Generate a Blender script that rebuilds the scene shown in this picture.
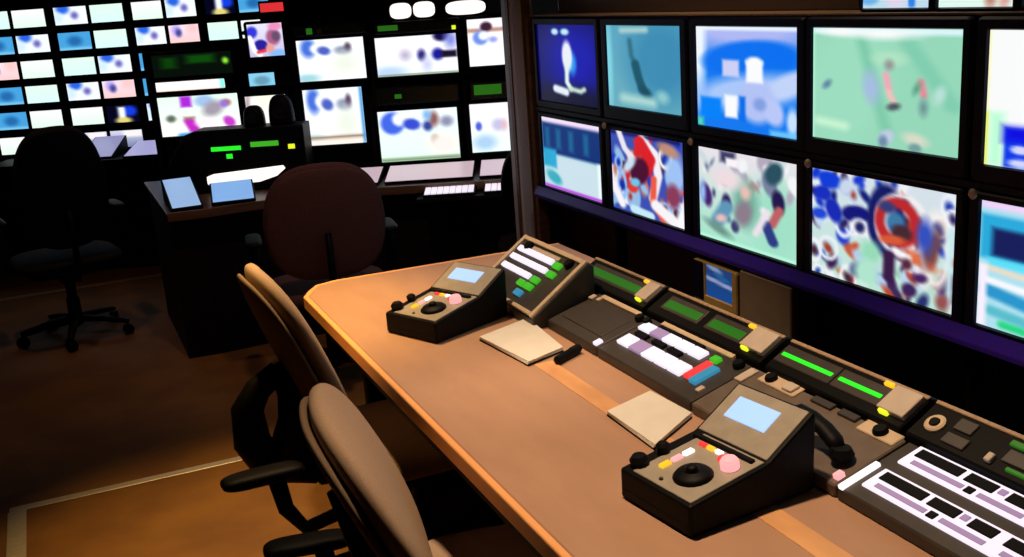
import bpy, bmesh, math, random
import numpy as np
from mathutils import Matrix, Vector
for o in list(bpy.data.objects): bpy.data.objects.remove(o)
scene = bpy.context.scene
C = scene.collection
PI = math.pi
R = math.radians
rng = random.Random(7)

# ------------------------------------------------------------------ camera
FPX, PITCH, ROLL, YAW, EYE = 1074.46, .266421, .0701023, .39624, 1.65
def cam_axes():
    up = Vector((0, math.cos(PITCH), -math.sin(PITCH))); fw = Vector((0, math.sin(PITCH), math.cos(PITCH))); rt = Vector((1, 0, 0))
    c, s = math.cos(ROLL), math.sin(ROLL)
    Q = Matrix(((c, -s, 0), (s, c, 0), (0, 0, 1)))
    up, fw, rt = Q @ up, Q @ fw, Q @ rt
    h = lambda a: math.sin(a)*rt + math.cos(a)*fw
    return Matrix((h(-YAW + PI/2), h(-YAW), up))          # camera space -> room space
M3 = cam_axes()
cr, cu, cf = M3 @ Vector((1, 0, 0)), M3 @ Vector((0, 1, 0)), M3 @ Vector((0, 0, 1))
cam = bpy.data.cameras.new('camera'); camo = bpy.data.objects.new('camera', cam); C.objects.link(camo)
mw = Matrix.Identity(4)
for i in range(3):
    mw[i][0], mw[i][1], mw[i][2] = cr[i], cu[i], -cf[i]
mw[2][3] = EYE
camo.matrix_world = mw
cam.sensor_width = 36; cam.lens = 36*FPX/1024; cam.clip_start = .02
scene.camera = camo

# ------------------------------------------------------------------ world, lamps, exposure
w = bpy.data.worlds.new('world'); scene.world = w; w.use_nodes = True
w.node_tree.nodes['Background'].inputs[0].default_value = (.004, .0035, .004, 1)
w.node_tree.nodes['Background'].inputs[1].default_value = .3
vs = scene.view_settings
vs.view_transform = 'Standard'; vs.look = 'None'; vs.exposure = 0; vs.gamma = 1; vs.use_curve_mapping = False
def spot(name, loc, target, power, angle, color, blend=.8, radius=.06):
    l = bpy.data.lights.new(name, 'SPOT'); l.energy = power; l.spot_size = R(angle); l.spot_blend = blend; l.color = color; l.shadow_soft_size = radius
    o = bpy.data.objects.new(name, l); C.objects.link(o); o.location = loc
    o.rotation_euler = (Vector(target) - Vector(loc)).to_track_quat('-Z', 'Y').to_euler()
WARM = (1.0, .69, .43)
spot('desk_downlight', (.78, 3.0, 2.6), (.98, 2.9, .74), 128, 60, WARM)
spot('desk_downlight', (.78, 1.7, 2.6), (1.0, 1.65, .74), 155, 60, WARM)
spot('aisle_downlight', (.40, 3.15, 2.6), (.42, 3.1, 0), 210, 48, (1.0, .58, .16))
spot('far_aisle_downlight', (.0, 5.2, 2.6), (.0, 5.6, 0), 16, 80, (1.0, .55, .35))
spot('operator_fill', (.75, 3.5, 2.65), (1.15, 4.7, .8), 34, 62, (1.0, .62, .5))  # added fill without a fitting, lifts the dark chair and pillar
spot('upper_wall_fill', (1.72, 2.9, 2.7), (2.05, 2.9, 1.5), 22, 110, WARM, 1.0)  # added fill, no known source; brightens the upper board and rail

# ------------------------------------------------------------------ helpers
def s2l(c):
    c = np.asarray(c, float)/255.0
    return np.where(c <= .04045, c/12.92, ((c + .055)/1.055)**2.4)
def rgb(r, g, b): return tuple(float(v) for v in s2l((r, g, b)))
MATS = {}
def mat(name, col, rough=.5, metal=0, spec=.5, noise=None, bump=0, bscale=200, coat=0):
    if name in MATS: return MATS[name]
    m = bpy.data.materials.new(name); m.use_nodes = True; nt = m.node_tree; b = nt.nodes['Principled BSDF']
    b.inputs['Base Color'].default_value = (*col, 1); b.inputs['Roughness'].default_value = rough; b.inputs['Metallic'].default_value = metal
    b.inputs['Specular IOR Level'].default_value = spec; b.inputs['Coat Weight'].default_value = coat
    tc = nt.nodes.new('ShaderNodeTexCoord')
    if noise:
        sc, col2, stretch = noise
        mp = nt.nodes.new('ShaderNodeMapping'); mp.inputs['Scale'].default_value = stretch
        n = nt.nodes.new('ShaderNodeTexNoise'); n.inputs['Scale'].default_value = sc; n.inputs['Detail'].default_value = 5
        mx = nt.nodes.new('ShaderNodeMix'); mx.data_type = 'RGBA'
        mx.inputs[6].default_value = (*col, 1); mx.inputs[7].default_value = (*col2, 1)
        rp = nt.nodes.new('ShaderNodeValToRGB'); rp.color_ramp.elements[0].position = .35; rp.color_ramp.elements[1].position = .65
        nt.links.new(tc.outputs['Object'], mp.inputs['Vector']); nt.links.new(mp.outputs[0], n.inputs['Vector'])
        nt.links.new(n.outputs['Fac'], rp.inputs[0]); nt.links.new(rp.outputs[0], mx.inputs[0]); nt.links.new(mx.outputs[2], b.inputs['Base Color'])
    if bump:
        n2 = nt.nodes.new('ShaderNodeTexNoise'); n2.inputs['Scale'].default_value = bscale; n2.inputs['Detail'].default_value = 3
        bp = nt.nodes.new('ShaderNodeBump'); bp.inputs['Strength'].default_value = bump; bp.inputs['Distance'].default_value = .003
        nt.links.new(tc.outputs['Object'], n2.inputs['Vector']); nt.links.new(n2.outputs['Fac'], bp.inputs['Height']); nt.links.new(bp.outputs[0], b.inputs['Normal'])
    MATS[name] = m; return m
def glow(name, col255, strength=1.0):
    if name in MATS: return MATS[name]
    m = bpy.data.materials.new(name); m.use_nodes = True; b = m.node_tree.nodes['Principled BSDF']
    c = rgb(*col255)
    b.inputs['Base Color'].default_value = (*[v*.3 for v in c], 1); b.inputs['Roughness'].default_value = .35
    b.inputs['Emission Color'].default_value = (*c, 1); b.inputs['Emission Strength'].default_value = strength
    MATS[name] = m; return m
def screen_mat():
    m = bpy.data.materials.new('lit_screen'); m.use_nodes = True; nt = m.node_tree; b = nt.nodes['Principled BSDF']
    a = nt.nodes.new('ShaderNodeAttribute'); a.attribute_name = 'picture'
    b.inputs['Base Color'].default_value = (.004, .004, .006, 1); b.inputs['Roughness'].default_value = .3; b.inputs['Specular IOR Level'].default_value = .2
    nt.links.new(a.outputs['Color'], b.inputs['Emission Color']); b.inputs['Emission Strength'].default_value = 1.0
    return m
SCREEN = screen_mat()

class MB:
    def __init__(s): s.bm = bmesh.new()
    def _add(s, tmp, mx=None):
        me = bpy.data.meshes.new('tmp')
        if mx is not None: bmesh.ops.transform(tmp, matrix=mx, verts=tmp.verts)
        tmp.to_mesh(me); tmp.free(); s.bm.from_mesh(me); bpy.data.meshes.remove(me); return s
    def box(s, x0, x1, y0, y1, z0, z1, bev=0, seg=1, mx=None):
        t = bmesh.new(); bmesh.ops.create_cube(t, size=1)
        for v in t.verts: v.co = Vector(((x0+x1)/2 + v.co.x*(x1-x0), (y0+y1)/2 + v.co.y*(y1-y0), (z0+z1)/2 + v.co.z*(z1-z0)))
        if bev: bmesh.ops.bevel(t, geom=list(t.edges), offset=bev, segments=seg, profile=.5, affect='EDGES')
        return s._add(t, mx)
    def prism(s, pts, a0, a1, axis='y', bev=0, seg=1, mx=None):
        t = bmesh.new()
        f3 = {'y': lambda p, a: (p[0], a, p[1]), 'x': lambda p, a: (a, p[0], p[1]), 'z': lambda p, a: (p[0], p[1], a)}[axis]
        A = [t.verts.new(f3(p, a0)) for p in pts]; B = [t.verts.new(f3(p, a1)) for p in pts]; n = len(pts)
        t.faces.new(A); t.faces.new(B[::-1])
        for i in range(n): t.faces.new((A[i], B[i], B[(i+1) % n], A[(i+1) % n]))
        bmesh.ops.recalc_face_normals(t, faces=t.faces)
        if bev: bmesh.ops.bevel(t, geom=list(t.edges), offset=bev, segments=seg, profile=.5, affect='EDGES')
        return s._add(t, mx)
    def lathe(s, prof, c=(0, 0, 0), n=20, mx=None):
        t = bmesh.new(); rings = []
        for r, z in prof:
            if r < 1e-6: rings.append([t.verts.new((c[0], c[1], c[2]+z))])
            else: rings.append([t.verts.new((c[0]+r*math.cos(2*PI*i/n), c[1]+r*math.sin(2*PI*i/n), c[2]+z)) for i in range(n)])
        for a, b in zip(rings, rings[1:]):
            for i in range(n):
                j = (i+1) % n
                if len(a) == 1 and len(b) == 1: continue
                if len(a) == 1: t.faces.new((a[0], b[j], b[i]))
                elif len(b) == 1: t.faces.new((a[i], a[j], b[0]))
                else: t.faces.new((a[i], a[j], b[j], b[i]))
        for e in (rings[0], rings[-1]):
            if len(e) > 1: t.faces.new(e)
        bmesh.ops.recalc_face_normals(t, faces=t.faces)
        return s._add(t, mx)
    def tube(s, pts, rad, n=10, flat=1.0):
        t = bmesh.new(); rings = []; pts = [Vector(p) for p in pts]
        rads = rad if isinstance(rad, (list, tuple)) else [rad]*len(pts)
        ds = [(b-a).normalized() for a, b in zip(pts, pts[1:])]
        ref = min((Vector((0, 0, 1)), Vector((0, 1, 0)), Vector((1, 0, 0))), key=lambda r: max(abs(d.dot(r)) for d in ds))
        for i, p in enumerate(pts):
            d = (pts[min(i+1, len(pts)-1)] - pts[max(i-1, 0)]).normalized()
            a = d.cross(ref)
            a.normalize(); b = a.cross(d).normalized()
            rings.append([t.verts.new(p + a*(rads[i]*math.cos(2*PI*k/n)) + b*(rads[i]*flat*math.sin(2*PI*k/n))) for k in range(n)])
        for A, B in zip(rings, rings[1:]):
            for k in range(n): t.faces.new((A[k], A[(k+1) % n], B[(k+1) % n], B[k]))
        t.faces.new(rings[0]); t.faces.new(rings[-1][::-1])
        bmesh.ops.recalc_face_normals(t, faces=t.faces)
        return s._add(t)
    def pad(s, sx, sy, sz, mm=3.0, k=3.0, sub=14, fn=None, plane='yz'):
        """padded cushion: outline super-ellipse mm in `plane`, edge roundness k"""
        t = bmesh.new(); bmesh.ops.create_cube(t, size=2)
        bmesh.ops.subdivide_edges(t, edges=list(t.edges), cuts=sub, use_grid_fill=True)
        for v in t.verts:
            x, y, z = v.co
            if plane == 'yz': p, q, h = y, z, x
            else: p, q, h = x, y, z
            r = (abs(p)**mm + abs(q)**mm)**(1/mm)
            sc = (r**k + abs(h)**k)**(1/k)
            co = Vector((x/sc*sx/2, y/sc*sy/2, z/sc*sz/2))
            v.co = fn(co) if fn else co
        return s._add(t)
    def ring(s, ow, oh, iw, ih, ix, iz, depth, recess, bev=.006):
        """bezel: outer ow x oh (x,z; centred x, base z=0), opening iw x ih whose lower left is (ix,iz); front at y=0 facing -y"""
        t = bmesh.new()
        def rect(x0, x1, z0, z1, y): return [t.verts.new(p) for p in ((x0, y, z0), (x1, y, z0), (x1, y, z1), (x0, y, z1))]
        def rrect(x0, x1, z0, z1, y, r):
            out = []
            for cx, cz, a0 in ((x0+r, z0+r, PI), (x1-r, z0+r, 1.5*PI), (x1-r, z1-r, 0), (x0+r, z1-r, .5*PI)):
                out.append([t.verts.new((cx+r*math.cos(a0+d), y, cz+r*math.sin(a0+d))) for d in (0, PI/4, PI/2)])
            return out
        hw = ow/2
        O1 = rrect(-hw, hw, 0, oh, bev, bev*2.2); O0 = rrect(-hw+bev, hw-bev, bev, oh-bev, 0, bev*1.6); OB = rrect(-hw, hw, 0, oh, depth, bev*2.2)
        I0 = rect(ix, ix+iw, iz, iz+ih, 0); I1 = rect(ix+.003, ix+iw-.003, iz+.003, iz+ih-.003, recess)
        flat = lambda q: [v for c in q for v in c]
        a, b, c = flat(OB), flat(O1), flat(O0); n = 12
        for u, v in ((a, b), (b, c)):
            for i in range(n): t.faces.new((u[i], u[(i+1) % n], v[(i+1) % n], v[i]))
        for i in range(4):
            j = (i+1) % 4
            t.faces.new([*O0[i], I0[i]])
            t.faces.new((O0[i][2], O0[j][0], I0[j], I0[i]))
            t.faces.new((I0[i], I0[j], I1[j], I1[i]))
        t.faces.new(a[::-1])
        bmesh.ops.recalc_face_normals(t, faces=t.faces)
        return s._add(t)
    def build(s, name, m, parent=None, smooth=False, mx=None):
        me = bpy.data.meshes.new(name)
        if mx is not None: bmesh.ops.transform(s.bm, matrix=mx, verts=s.bm.verts)
        s.bm.to_mesh(me); s.bm.free(); me.materials.append(m)
        if smooth:
            for p in me.polygons: p.use_smooth = True
        o = bpy.data.objects.new(name, me); C.objects.link(o)
        if parent: o.parent = parent
        return o
def tag(o, label, cat, group=None):
    o['label'] = label; o['category'] = cat
    if group: o['group'] = group
    return o
def thing(name, label, cat, loc=(0, 0, 0), rz=0, group=None):
    o = bpy.data.objects.new(name, None); C.objects.link(o); o.location = loc; o.rotation_euler = (0, 0, rz); o.empty_display_size = .1
    return tag(o, label, cat, group)
def struct(o): o['kind'] = 'structure'; return o

# -------- pictures on screens: u left->right, v top->bottom, colours 0..255
def picture(ops, nx, ny):
    U, V = np.meshgrid(np.linspace(0, 1, nx), np.linspace(0, 1, ny))
    img = np.zeros((ny, nx, 3))
    sm = lambda d, s: np.clip(.5 - d/s, 0, 1)
    for op in ops:
        k = op[0]
        if k == 'f': img[:] = op[1]; continue
        if k == 'g':
            img[:] = np.array(op[1]) + (np.array(op[2]) - np.array(op[1]))*V[..., None]; continue
        if k == 'e':
            _, cx, cy, rx, ry, rot, col, soft = op
            dx, dy = U-cx, V-cy; c, s = math.cos(rot), math.sin(rot)
            d = np.sqrt(((dx*c+dy*s)/rx)**2 + ((-dx*s+dy*c)/ry)**2) - 1
            a = sm(d, soft/min(rx, ry))
        elif k == 'o':
            _, cx, cy, rx, ry, wd, col, soft = op
            d = np.abs(np.hypot((U-cx)/rx, (V-cy)/ry) - 1)*min(rx, ry) - wd
            a = sm(d, soft)
        elif k == 'r':
            _, x0, y0, x1, y1, col, soft = op
            d = np.maximum(np.maximum(x0-U, U-x1), np.maximum(y0-V, V-y1)); a = sm(d, soft)
        elif k == 'l':
            _, pts, wd, col, soft = op
            a = np.zeros_like(U)
            for (ax, ay), (bx, by) in zip(pts, pts[1:]):
                L = (bx-ax)**2 + (by-ay)**2
                tt = np.clip(((U-ax)*(bx-ax) + (V-ay)*(by-ay))/max(L, 1e-9), 0, 1)
                a = np.maximum(a, sm(np.hypot(U-ax-tt*(bx-ax), V-ay-tt*(by-ay)) - wd, soft))
        img = img*(1-a[..., None]) + np.array(col)*a[..., None]
    return s2l(np.clip(img, 0, 255))
def screen(parent, x0, z0, wd, ht, y, ops, nx=40, ny=26, name='screen', gain=1.0, mx=None):
    col = picture(ops, nx, ny)*gain
    vs_, fs = [], []
    for j in range(ny):
        for i in range(nx): vs_.append((x0+wd*i/(nx-1), y, z0+ht*(1-j/(ny-1))))
    for j in range(ny-1):
        for i in range(nx-1):
            a = j*nx+i; fs.append((a, a+nx, a+nx+1, a+1))
    me = bpy.data.meshes.new(name); me.from_pydata(vs_, [], fs)
    if mx is not None: me.transform(mx)
    at = me.color_attributes.new('picture', 'FLOAT_COLOR', 'POINT')
    at.data.foreach_set('color', np.concatenate([col, np.ones((ny, nx, 1))], 2).astype(np.float32).ravel())
    me.materials.append(SCREEN)
    o = bpy.data.objects.new(name, me); C.objects.link(o); o.parent = parent
    return o

# ------------------------------------------------------------------ materials
black = mat('black_plastic', (.0018, .0018, .0022), .55, spec=.12, noise=(90, (.0026, .0026, .003), (1, 1, 1)))
navy = mat('black_bezel_screen_spill', (.003, .003, .02), .45, spec=.2, noise=(40, (.004, .004, .03), (1, 1, 1)))  # navy is blue screen spill put into the black bezel colour
violet = mat('violet_screen_glow', (.05, .02, .50), .35, spec=.3, noise=(8, (.06, .02, .40), (1, 4, 1)))  # violet holds the screens' glow on the bottom bezels
dark = mat('dark_painted_metal', (.003, .0028, .003), .6, spec=.15, noise=(30, (.006, .005, .005), (1, 1, 1)))
brownwood = mat('brown_wood_trim', (.16, .085, .045), .45, noise=(6, (.10, .05, .026), (1, 1, 14)))
tanwood = mat('tan_wood_trim_and_highlight', (.42, .28, .17), .45, noise=(6, (.34, .22, .13), (1, 14, 1)))
desktop = mat('worktop_laminate', (.46, .265, .165), .55, noise=(5, (.42, .24, .148), (3, 1, 1)), bump=.05, bscale=300)
edge_highlight = mat('worktop_edge_highlight', (.95, .46, .17), .4, noise=(8, (.85, .40, .14), (1, .3, 1)))  # lighter orange is a highlight painted along the desk edge
inlay = mat('worktop_inlay', (.85, .46, .2), .45, noise=(9, (.6, .3, .13), (1, .4, 1)))
carpet = mat('brown_floor', (.23, .105, .016), .75, noise=(3.5, (.16, .066, .014), (1, 1, 1)), bump=.3, bscale=120)
wallm = mat('dark_wall_paint', (.02, .016, .015), .8, noise=(3, (.016, .012, .012), (1, 1, 1)))
wallbrown = mat('brown_wall_panel', (.13, .08, .055), .6, noise=(5, (.10, .06, .042), (1, .2, 3)))
ceilm = mat('dark_ceiling', (.012, .011, .011), .9, noise=(3, (.016, .014, .013), (1, 1, 1)))
steel = mat('brushed_metal_strip', (.62, .56, .50), .4, metal=.3, noise=(20, (.5, .45, .4), (1, 6, 1)))
greypost = mat('grey_pillar_paint', (.46, .50, .62), .55, noise=(4, (.55, .52, .56), (1, 1, .3)))
beige = mat('beige_fabric', (.44, .30, .20), .85, noise=(260, (.38, .26, .17), (1, 1, 1)), bump=.25, bscale=500)
darkfab = mat('dark_red_brown_fabric', (.105, .042, .034), .9, noise=(200, (.075, .03, .026), (1, 1, 1)), bump=.25, bscale=400)
taupe = mat('taupe_fabric', (.20, .13, .075), .8, noise=(260, (.16, .105, .06), (1, 1, 1)), bump=.2, bscale=500)
blackfab = mat('black_fabric', (.0025, .002, .0025), .9, noise=(200, (.0035, .003, .0035), (1, 1, 1)), bump=.2, bscale=400)
paper = mat('cream_paper', (.74, .70, .62), .8, noise=(20, (.70, .66, .58), (1, 1, 1)))
consm = mat('console_grey_brown', (.14, .105, .08), .42, noise=(25, (.115, .085, .065), (1, 1, 1)))
consd = mat('console_dark', (.032, .027, .024), .45, noise=(25, (.04, .033, .028), (1, 1, 1)))
consl = mat('console_light_frame', (.62, .48, .33), .42, noise=(25, (.54, .42, .28), (1, 1, 1)))
topgrey = mat('controller_top_plate', (.36, .32, .26), .4, noise=(30, (.31, .275, .225), (1, 1, 1)))
cap = mat('beige_key_cap', (.55, .46, .38), .45, noise=(30, (.5, .42, .35), (1, 1, 1)))
whitekey = glow('backlit_white_key', (240, 230, 245), 1.0)
lilackey = glow('backlit_lilac_strip', (190, 160, 205), .55)
greenled = glow('green_led', (70, 190, 40), .8)
greendim = glow('green_led_dim', (40, 110, 25), .8)
greenbright = glow('green_led_bright', (40, 235, 40), 1.1)
redled = glow('red_lamp', (240, 60, 60), 1.0)
amber = glow('amber_lamp', (255, 190, 40), 1.1)
pinklamp = glow('pink_lamp', (255, 170, 170), 1.1)
bluekey = glow('blue_key', (60, 150, 190), .7)
whitelamp = glow('white_lamp', (255, 245, 240), 1.2)
yellowled = glow('yellow_led', (230, 240, 40), 1.1)

# ------------------------------------------------------------------ room shell
struct(MB().box(-3.0, 2.6, -2.0, 9.4, -.1, 0).build('floor', carpet))
struct(MB().box(-3.0, 2.6, -2.0, 9.4, 2.8, 2.9).build('ceiling', ceilm))
struct(MB().box(2.6, 2.7, -2.0, 9.4, 0, 2.8).build('wall_right', wallbrown))
struct(MB().box(-3.1, -3.0, -2.0, 9.4, 0, 2.8).build('wall_left', wallm))
struct(MB().box(-3.1, 2.7, 9.4, 9.5, 0, 2.8).build('wall_back', wallm))
struct(MB().box(-3.1, 2.7, -2.1, -2.0, 0, 2.8).build('wall_front', wallm))
struct(MB().box(-.34, .9, 3.845, 3.885, 0, .004, .0015).build('trim_1', steel))
struct(MB().box(-.345, -.285, 1.2, 3.845, 0, .004, .0015).build('trim_2', steel))
struct(MB().box(-1.6, .62, 7.06, 7.12, 0, .004, .0015).build('trim_3', tanwood))
# pillar at the end of the monitor wall: post, brown edge strips
pl = struct(MB().box(1.875, 1.985, 4.30, 4.40, 0, 2.8, .008).build('pillar', greypost))
MB().box(1.868, 1.875, 4.31, 4.34, 0, 2.8, .002).build('edge_strip', brownwood, pl)
MB().box(1.925, 1.965, 4.292, 4.30, 0, 2.8, .002).build('cable_cover', brownwood, pl)

# ------------------------------------------------------------------ worktop desk
desk = thing('control_desk', 'long brown laminate control desk with front edge highlight painted orange', 'desk', (0, 0, 0))
outline = [(.672, -.4), (1.62, -.4), (1.62, 3.40), (.80, 3.415), (.735, 3.395), (.70, 3.34), (.672, 3.285)]
MB().prism(outline, .705, .74, 'z', .003).build('worktop', desktop, desk)
eb = MB()
eb.prism([(.655, -.4), (.6715, -.4), (.6715, 3.285), (.6995, 3.34), (.7345, 3.3955), (.80, 3.4155), (1.62, 3.4005), (1.62, 3.417), (.797, 3.432), (.722, 3.408), (.685, 3.35), (.655, 3.29)], .7, .741, 'z', .004, 2)
eb.build('edge_band', edge_highlight, desk)  # band carries the highlight painted along the desk edge
MB().box(1.005, 1.055, -.4, 2.30, .74, .7412).build('inlay_strip', inlay, desk)
for y in (3.2, 1.1):
    MB().box(.80, 1.55, y-.02, y+.02, 0, .705, .004).build('support_panel', dark, desk)
MB().box(1.50, 1.53, -.38, 3.18, .08, .705, .004).build('modesty_panel', dark, desk)
MB().box(.70, .73, -.38, 3.2, .62, .705, .004).build('front_rail', dark, desk)

# ------------------------------------------------------------------ right monitor wall
WX = 1.93
RZ = -PI/2
rack = thing('monitor_stand', 'black and brown framework carrying the right-hand monitor wall', 'stand', (WX, 0, 0))
ys = [4.205, 3.605, 3.012, 2.424, 1.842, 1.25]
for y in ys:
    MB().box(.03, .075, y-.009, y+.009, 0, 1.52, .002).build('post', dark, rack)
MB().box(-.005, .16, 1.24, 4.22, 1.125, 1.143, .002).build('shelf', navy, rack)
MB().box(-.010, .16, 1.24, 4.22, .735, .76, .004).build('shelf', navy, rack)
MB().prism([(-.0135, .752), (-.032, .752), (-.032, .766), (-.0135, .800)], 1.24, 4.22, 'y', .002).build('glow_lip', violet, rack)  # lip added to carry the painted screen glow
MB().box(.004, .2, 1.2, 4.235, 1.5135, 1.522, .002).build('top_rail', tanwood, rack)
MB().box(-.01, .2, 4.232, 4.262, 0, 1.522, .004).build('side_panel', brownwood, rack)
MB().box(.17, .19, 1.2, 4.23, .3, 1.5135).build('back_panel', wallbrown, rack)
MB().box(-.02, .15, 1.24, 4.22, .30, .33, .003).build('shelf', dark, rack)
for y in (3.575, 2.985, 2.392, 1.808):
    MB().lathe([(0, 0), (.011, 0), (.013, .004), (.008, .010), (0, .011)], n=12).build('cap_nut', consl, rack, mx=Matrix.Translation((-.014, y, 1.117)) @ Matrix.Rotation(-PI/2, 4, 'Y'))
# strip of wall board above the rail with the second tier standing on it
def monitor(name, label, cat, ow, oh, sx0, sz0, sw, sh, loc, rz, ops, nx, ny, group=None, depth=.05, bez=navy, foot=False, gain=1.0):
    t = thing(name, label, cat, loc, rz, group)
    MB().ring(ow, oh, sw, sh, sx0, sz0, .022, .008).build('bezel', bez, t)
    MB().box(-ow*.42, ow*.42, .0225, depth, oh*.12, oh*.88, .008, 2).build('back_cover', black, t)
    screen(t, sx0+.002, sz0+.002, sw-.004, sh-.004, .0075, ops, nx, ny, gain=gain)
    return t

def crowd(seed, n, pal, smin, smax, region=(0, 0, 1, 1)):
    q = random.Random(seed); out = []
    for i in range(n):
        s = q.uniform(smin, smax)
        out.append(('e', q.uniform(region[0], region[2]), q.uniform(region[1], region[3]), s*q.uniform(.5, 1), s*q.uniform(.9, 1.9), q.uniform(-.7, .7), q.choice(pal), .03))
    return out
def curls(seed, n, pal, smin, smax, wd, region=(0, 0, 1, 1)):
    q = random.Random(seed); out = []
    for i in range(n):
        s = q.uniform(smin, smax); x, y = q.uniform(region[0], region[2]), q.uniform(region[1], region[3])
        out.append(('o', x, y, s*q.uniform(.6, 1.1), s*q.uniform(1, 1.9), wd, q.choice(pal), .02))
        out.append(('e', x, y, s*.45, s*.8, q.uniform(-.6, .6), q.choice([(40, 30, 90), (70, 35, 60), (20, 50, 170), (160, 60, 50)]), .03))
    return out
W = (250, 252, 252)
pics = {}
pics[1, 1] = [('f', (4, 4, 80)), ('e', .65, .42, .5, .45, 0, (6, 8, 170), .5), ('e', .5, 1.0, .8, .22, 0, (3, 3, 45), .2),
    ('e', .33, .09, .06, .04, 0, (190, 235, 250), .03), ('e', .50, .09, .07, .04, 0, (190, 235, 250), .03),
    ('e', .60, .48, .07, .14, 0, (40, 150, 240), .06), ('e', .52, .39, .085, .19, 0, (235, 240, 250), .04), ('l', [(.51, .5), (.50, .72), (.56, .80)], .035, (225, 245, 235), .04),
    ('l', [(.30, .82), (.48, .85)], .05, (230, 240, 250), .04), ('l', [(.56, .80), (.72, .82), (.78, .79)], .03, (200, 225, 200), .04)]
pics[1, 2] = [('g', (90, 165, 195), (105, 175, 190)), ('e', .75, .4, .45, .5, 0, (60, 140, 180), .4), ('l', [(.22, .06), (.55, .05)], .035, (165, 205, 205), .05),
    ('e', .02, .5, .05, .6, 0, (130, 215, 230), .06),
    ('l', [(.33, .18), (.35, .36), (.40, .45)], .03, (45, 110, 130), .05), ('l', [(.40, .46), (.44, .62), (.48, .72)], .055, (22, 85, 105), .04), ('e', .52, .78, .09, .06, .5, (20, 75, 95), .05),
    ('l', [(.22, .88), (.62, .90)], .055, (170, 215, 210), .09), ('e', .75, .82, .08, .07, .3, (140, 200, 205), .08)]
pics[1, 3] = [('f', (20, 120, 240)), ('e', .5, .02, .9, .22, 0, (175, 185, 245), .25), ('e', .02, .1, .08, .6, 0, (240, 248, 255), .08), ('r', 0, 0, 1, .035, (240, 250, 255), .03),
    ('e', .55, .30, .48, .17, -.1, (10, 112, 240), .05), ('e', .5, .62, .55, .16, -.18, (170, 200, 250), .12), ('e', .92, .52, .25, .10, -.5, (195, 212, 250), .06),
    ('e', .62, .70, .18, .20, 0, (180, 195, 245), .07), ('e', .78, .78, .09, .13, -.3, (185, 200, 248), .05), ('e', .65, .72, .06, .06, 0, (130, 160, 225), .05),
    ('r', .28, .32, .45, .48, (205, 208, 245), .03), ('r', .52, .32, .68, .52, (252, 252, 255), .03), ('e', .60, .33, .08, .05, 0, (252, 252, 255), .03),
    ('r', .04, .70, .26, .92, (0, 130, 250), .04), ('r', .30, .66, .43, .88, (250, 252, 255), .03), ('r', .45, .66, .51, .9, (10, 110, 235), .03),
    ('e', .95, .85, .05, .12, 0, (200, 225, 255), .04), ('r', 0, .92, .06, 1, (90, 230, 170), .06), ('r', .75, .95, 1, 1, (120, 210, 255), .05)]
pics[1, 4] = [('f', (150, 216, 186)), ('e', .25, .5, .3, .6, .2, (158, 222, 192), .2), ('l', [(.36, .1), (.55, .9)], .04, (128, 204, 172), .06), ('l', [(.66, .1), (.95, .6)], .05, (130, 206, 176), .06),
    ('r', 0, 0, 1, .05, (225, 248, 255), .04), ('e', .2, .03, .12, .04, 0, W, .05), ('e', .5, .05, .2, .04, 0, W, .06), ('l', [(0, .05), (0, 1)], .01, (190, 255, 225), .03),
    ('e', .11, .50, .025, .045, .6, (95, 135, 165), .03), ('e', .55, .25, .11, .06, 0, (175, 228, 195), .05), ('e', .43, .5, .055, .13, -.1, (165, 190, 225), .06),
    ('l', [(.53, .38), (.55, .50)], .022, (240, 170, 185), .03), ('l', [(.55, .52), (.58, .60)], .02, (245, 190, 185), .03), ('e', .55, .30, .03, .04, 0, (150, 150, 150), .04), ('e', .585, .645, .045, .03, -.4, (80, 85, 95), .03),
    ('l', [(.755, .42), (.775, .53)], .022, (230, 140, 155), .03), ('e', .775, .63, .025, .06, 0, (110, 150, 150), .04), ('e', .73, .48, .02, .05, .3, (90, 165, 135), .03), ('e', .87, .52, .035, .07, .2, (185, 225, 215), .04),
    ('l', [(.05, .84), (.24, .86)], .035, (200, 245, 210), .06), ('e', .54, .91, .05, .07, .5, (190, 205, 225), .03), ('e', .52, .95, .03, .05, 0, (110, 140, 170), .03), ('e', .73, .90, .08, .05, .3, (215, 220, 200), .05), ('e', .73, .97, .04, .04, 0, (115, 160, 160), .03)]
pics[1, 5] = [('f', W), ('r', 0, 0, .012, 1, (255, 250, 170), .02), ('r', 0, .6, .015, 1, (255, 235, 10), .02), ('r', .02, .6, .10, 1, (190, 255, 215), .06), ('r', .105, .70, 1, 1, (10, 60, 235), .02), ('r', .105, .70, 1, .80, (10, 10, 225), .08),
    ('e', .19, .86, .05, .03, 0, (210, 215, 255), .02), ('e', .20, .96, .07, .03, 0, (210, 215, 255), .02), ('e', .6, .25, .25, .2, 0, (232, 240, 255), .3)]
pics[2, 1] = [('f', (190, 225, 235)), ('r', 0, 0, 1, .1, (250, 225, 250), .04), ('r', 0, .07, 1, .50, (10, 50, 120), .05)] + \
    [('r', x, .14, x+.08, .42, (22, 100, 150), .06) for x in (.05, .25, .47, .72)] + \
    [('r', 0, .44, .24, .70, (40, 170, 215), .05), ('r', .26, .54, .97, .97, (205, 228, 238), .06), ('e', .18, .84, .14, .08, .4, (60, 175, 195), .05), ('r', .93, .5, 1, .96, (240, 255, 255), .04), ('r', 0, .96, 1, 1, (190, 60, 230), .03)]
RB = [(30, 60, 200), (20, 30, 110), (215, 35, 40), (245, 245, 250), (240, 235, 240), (70, 20, 40), (150, 190, 230), (190, 120, 110)]
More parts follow.
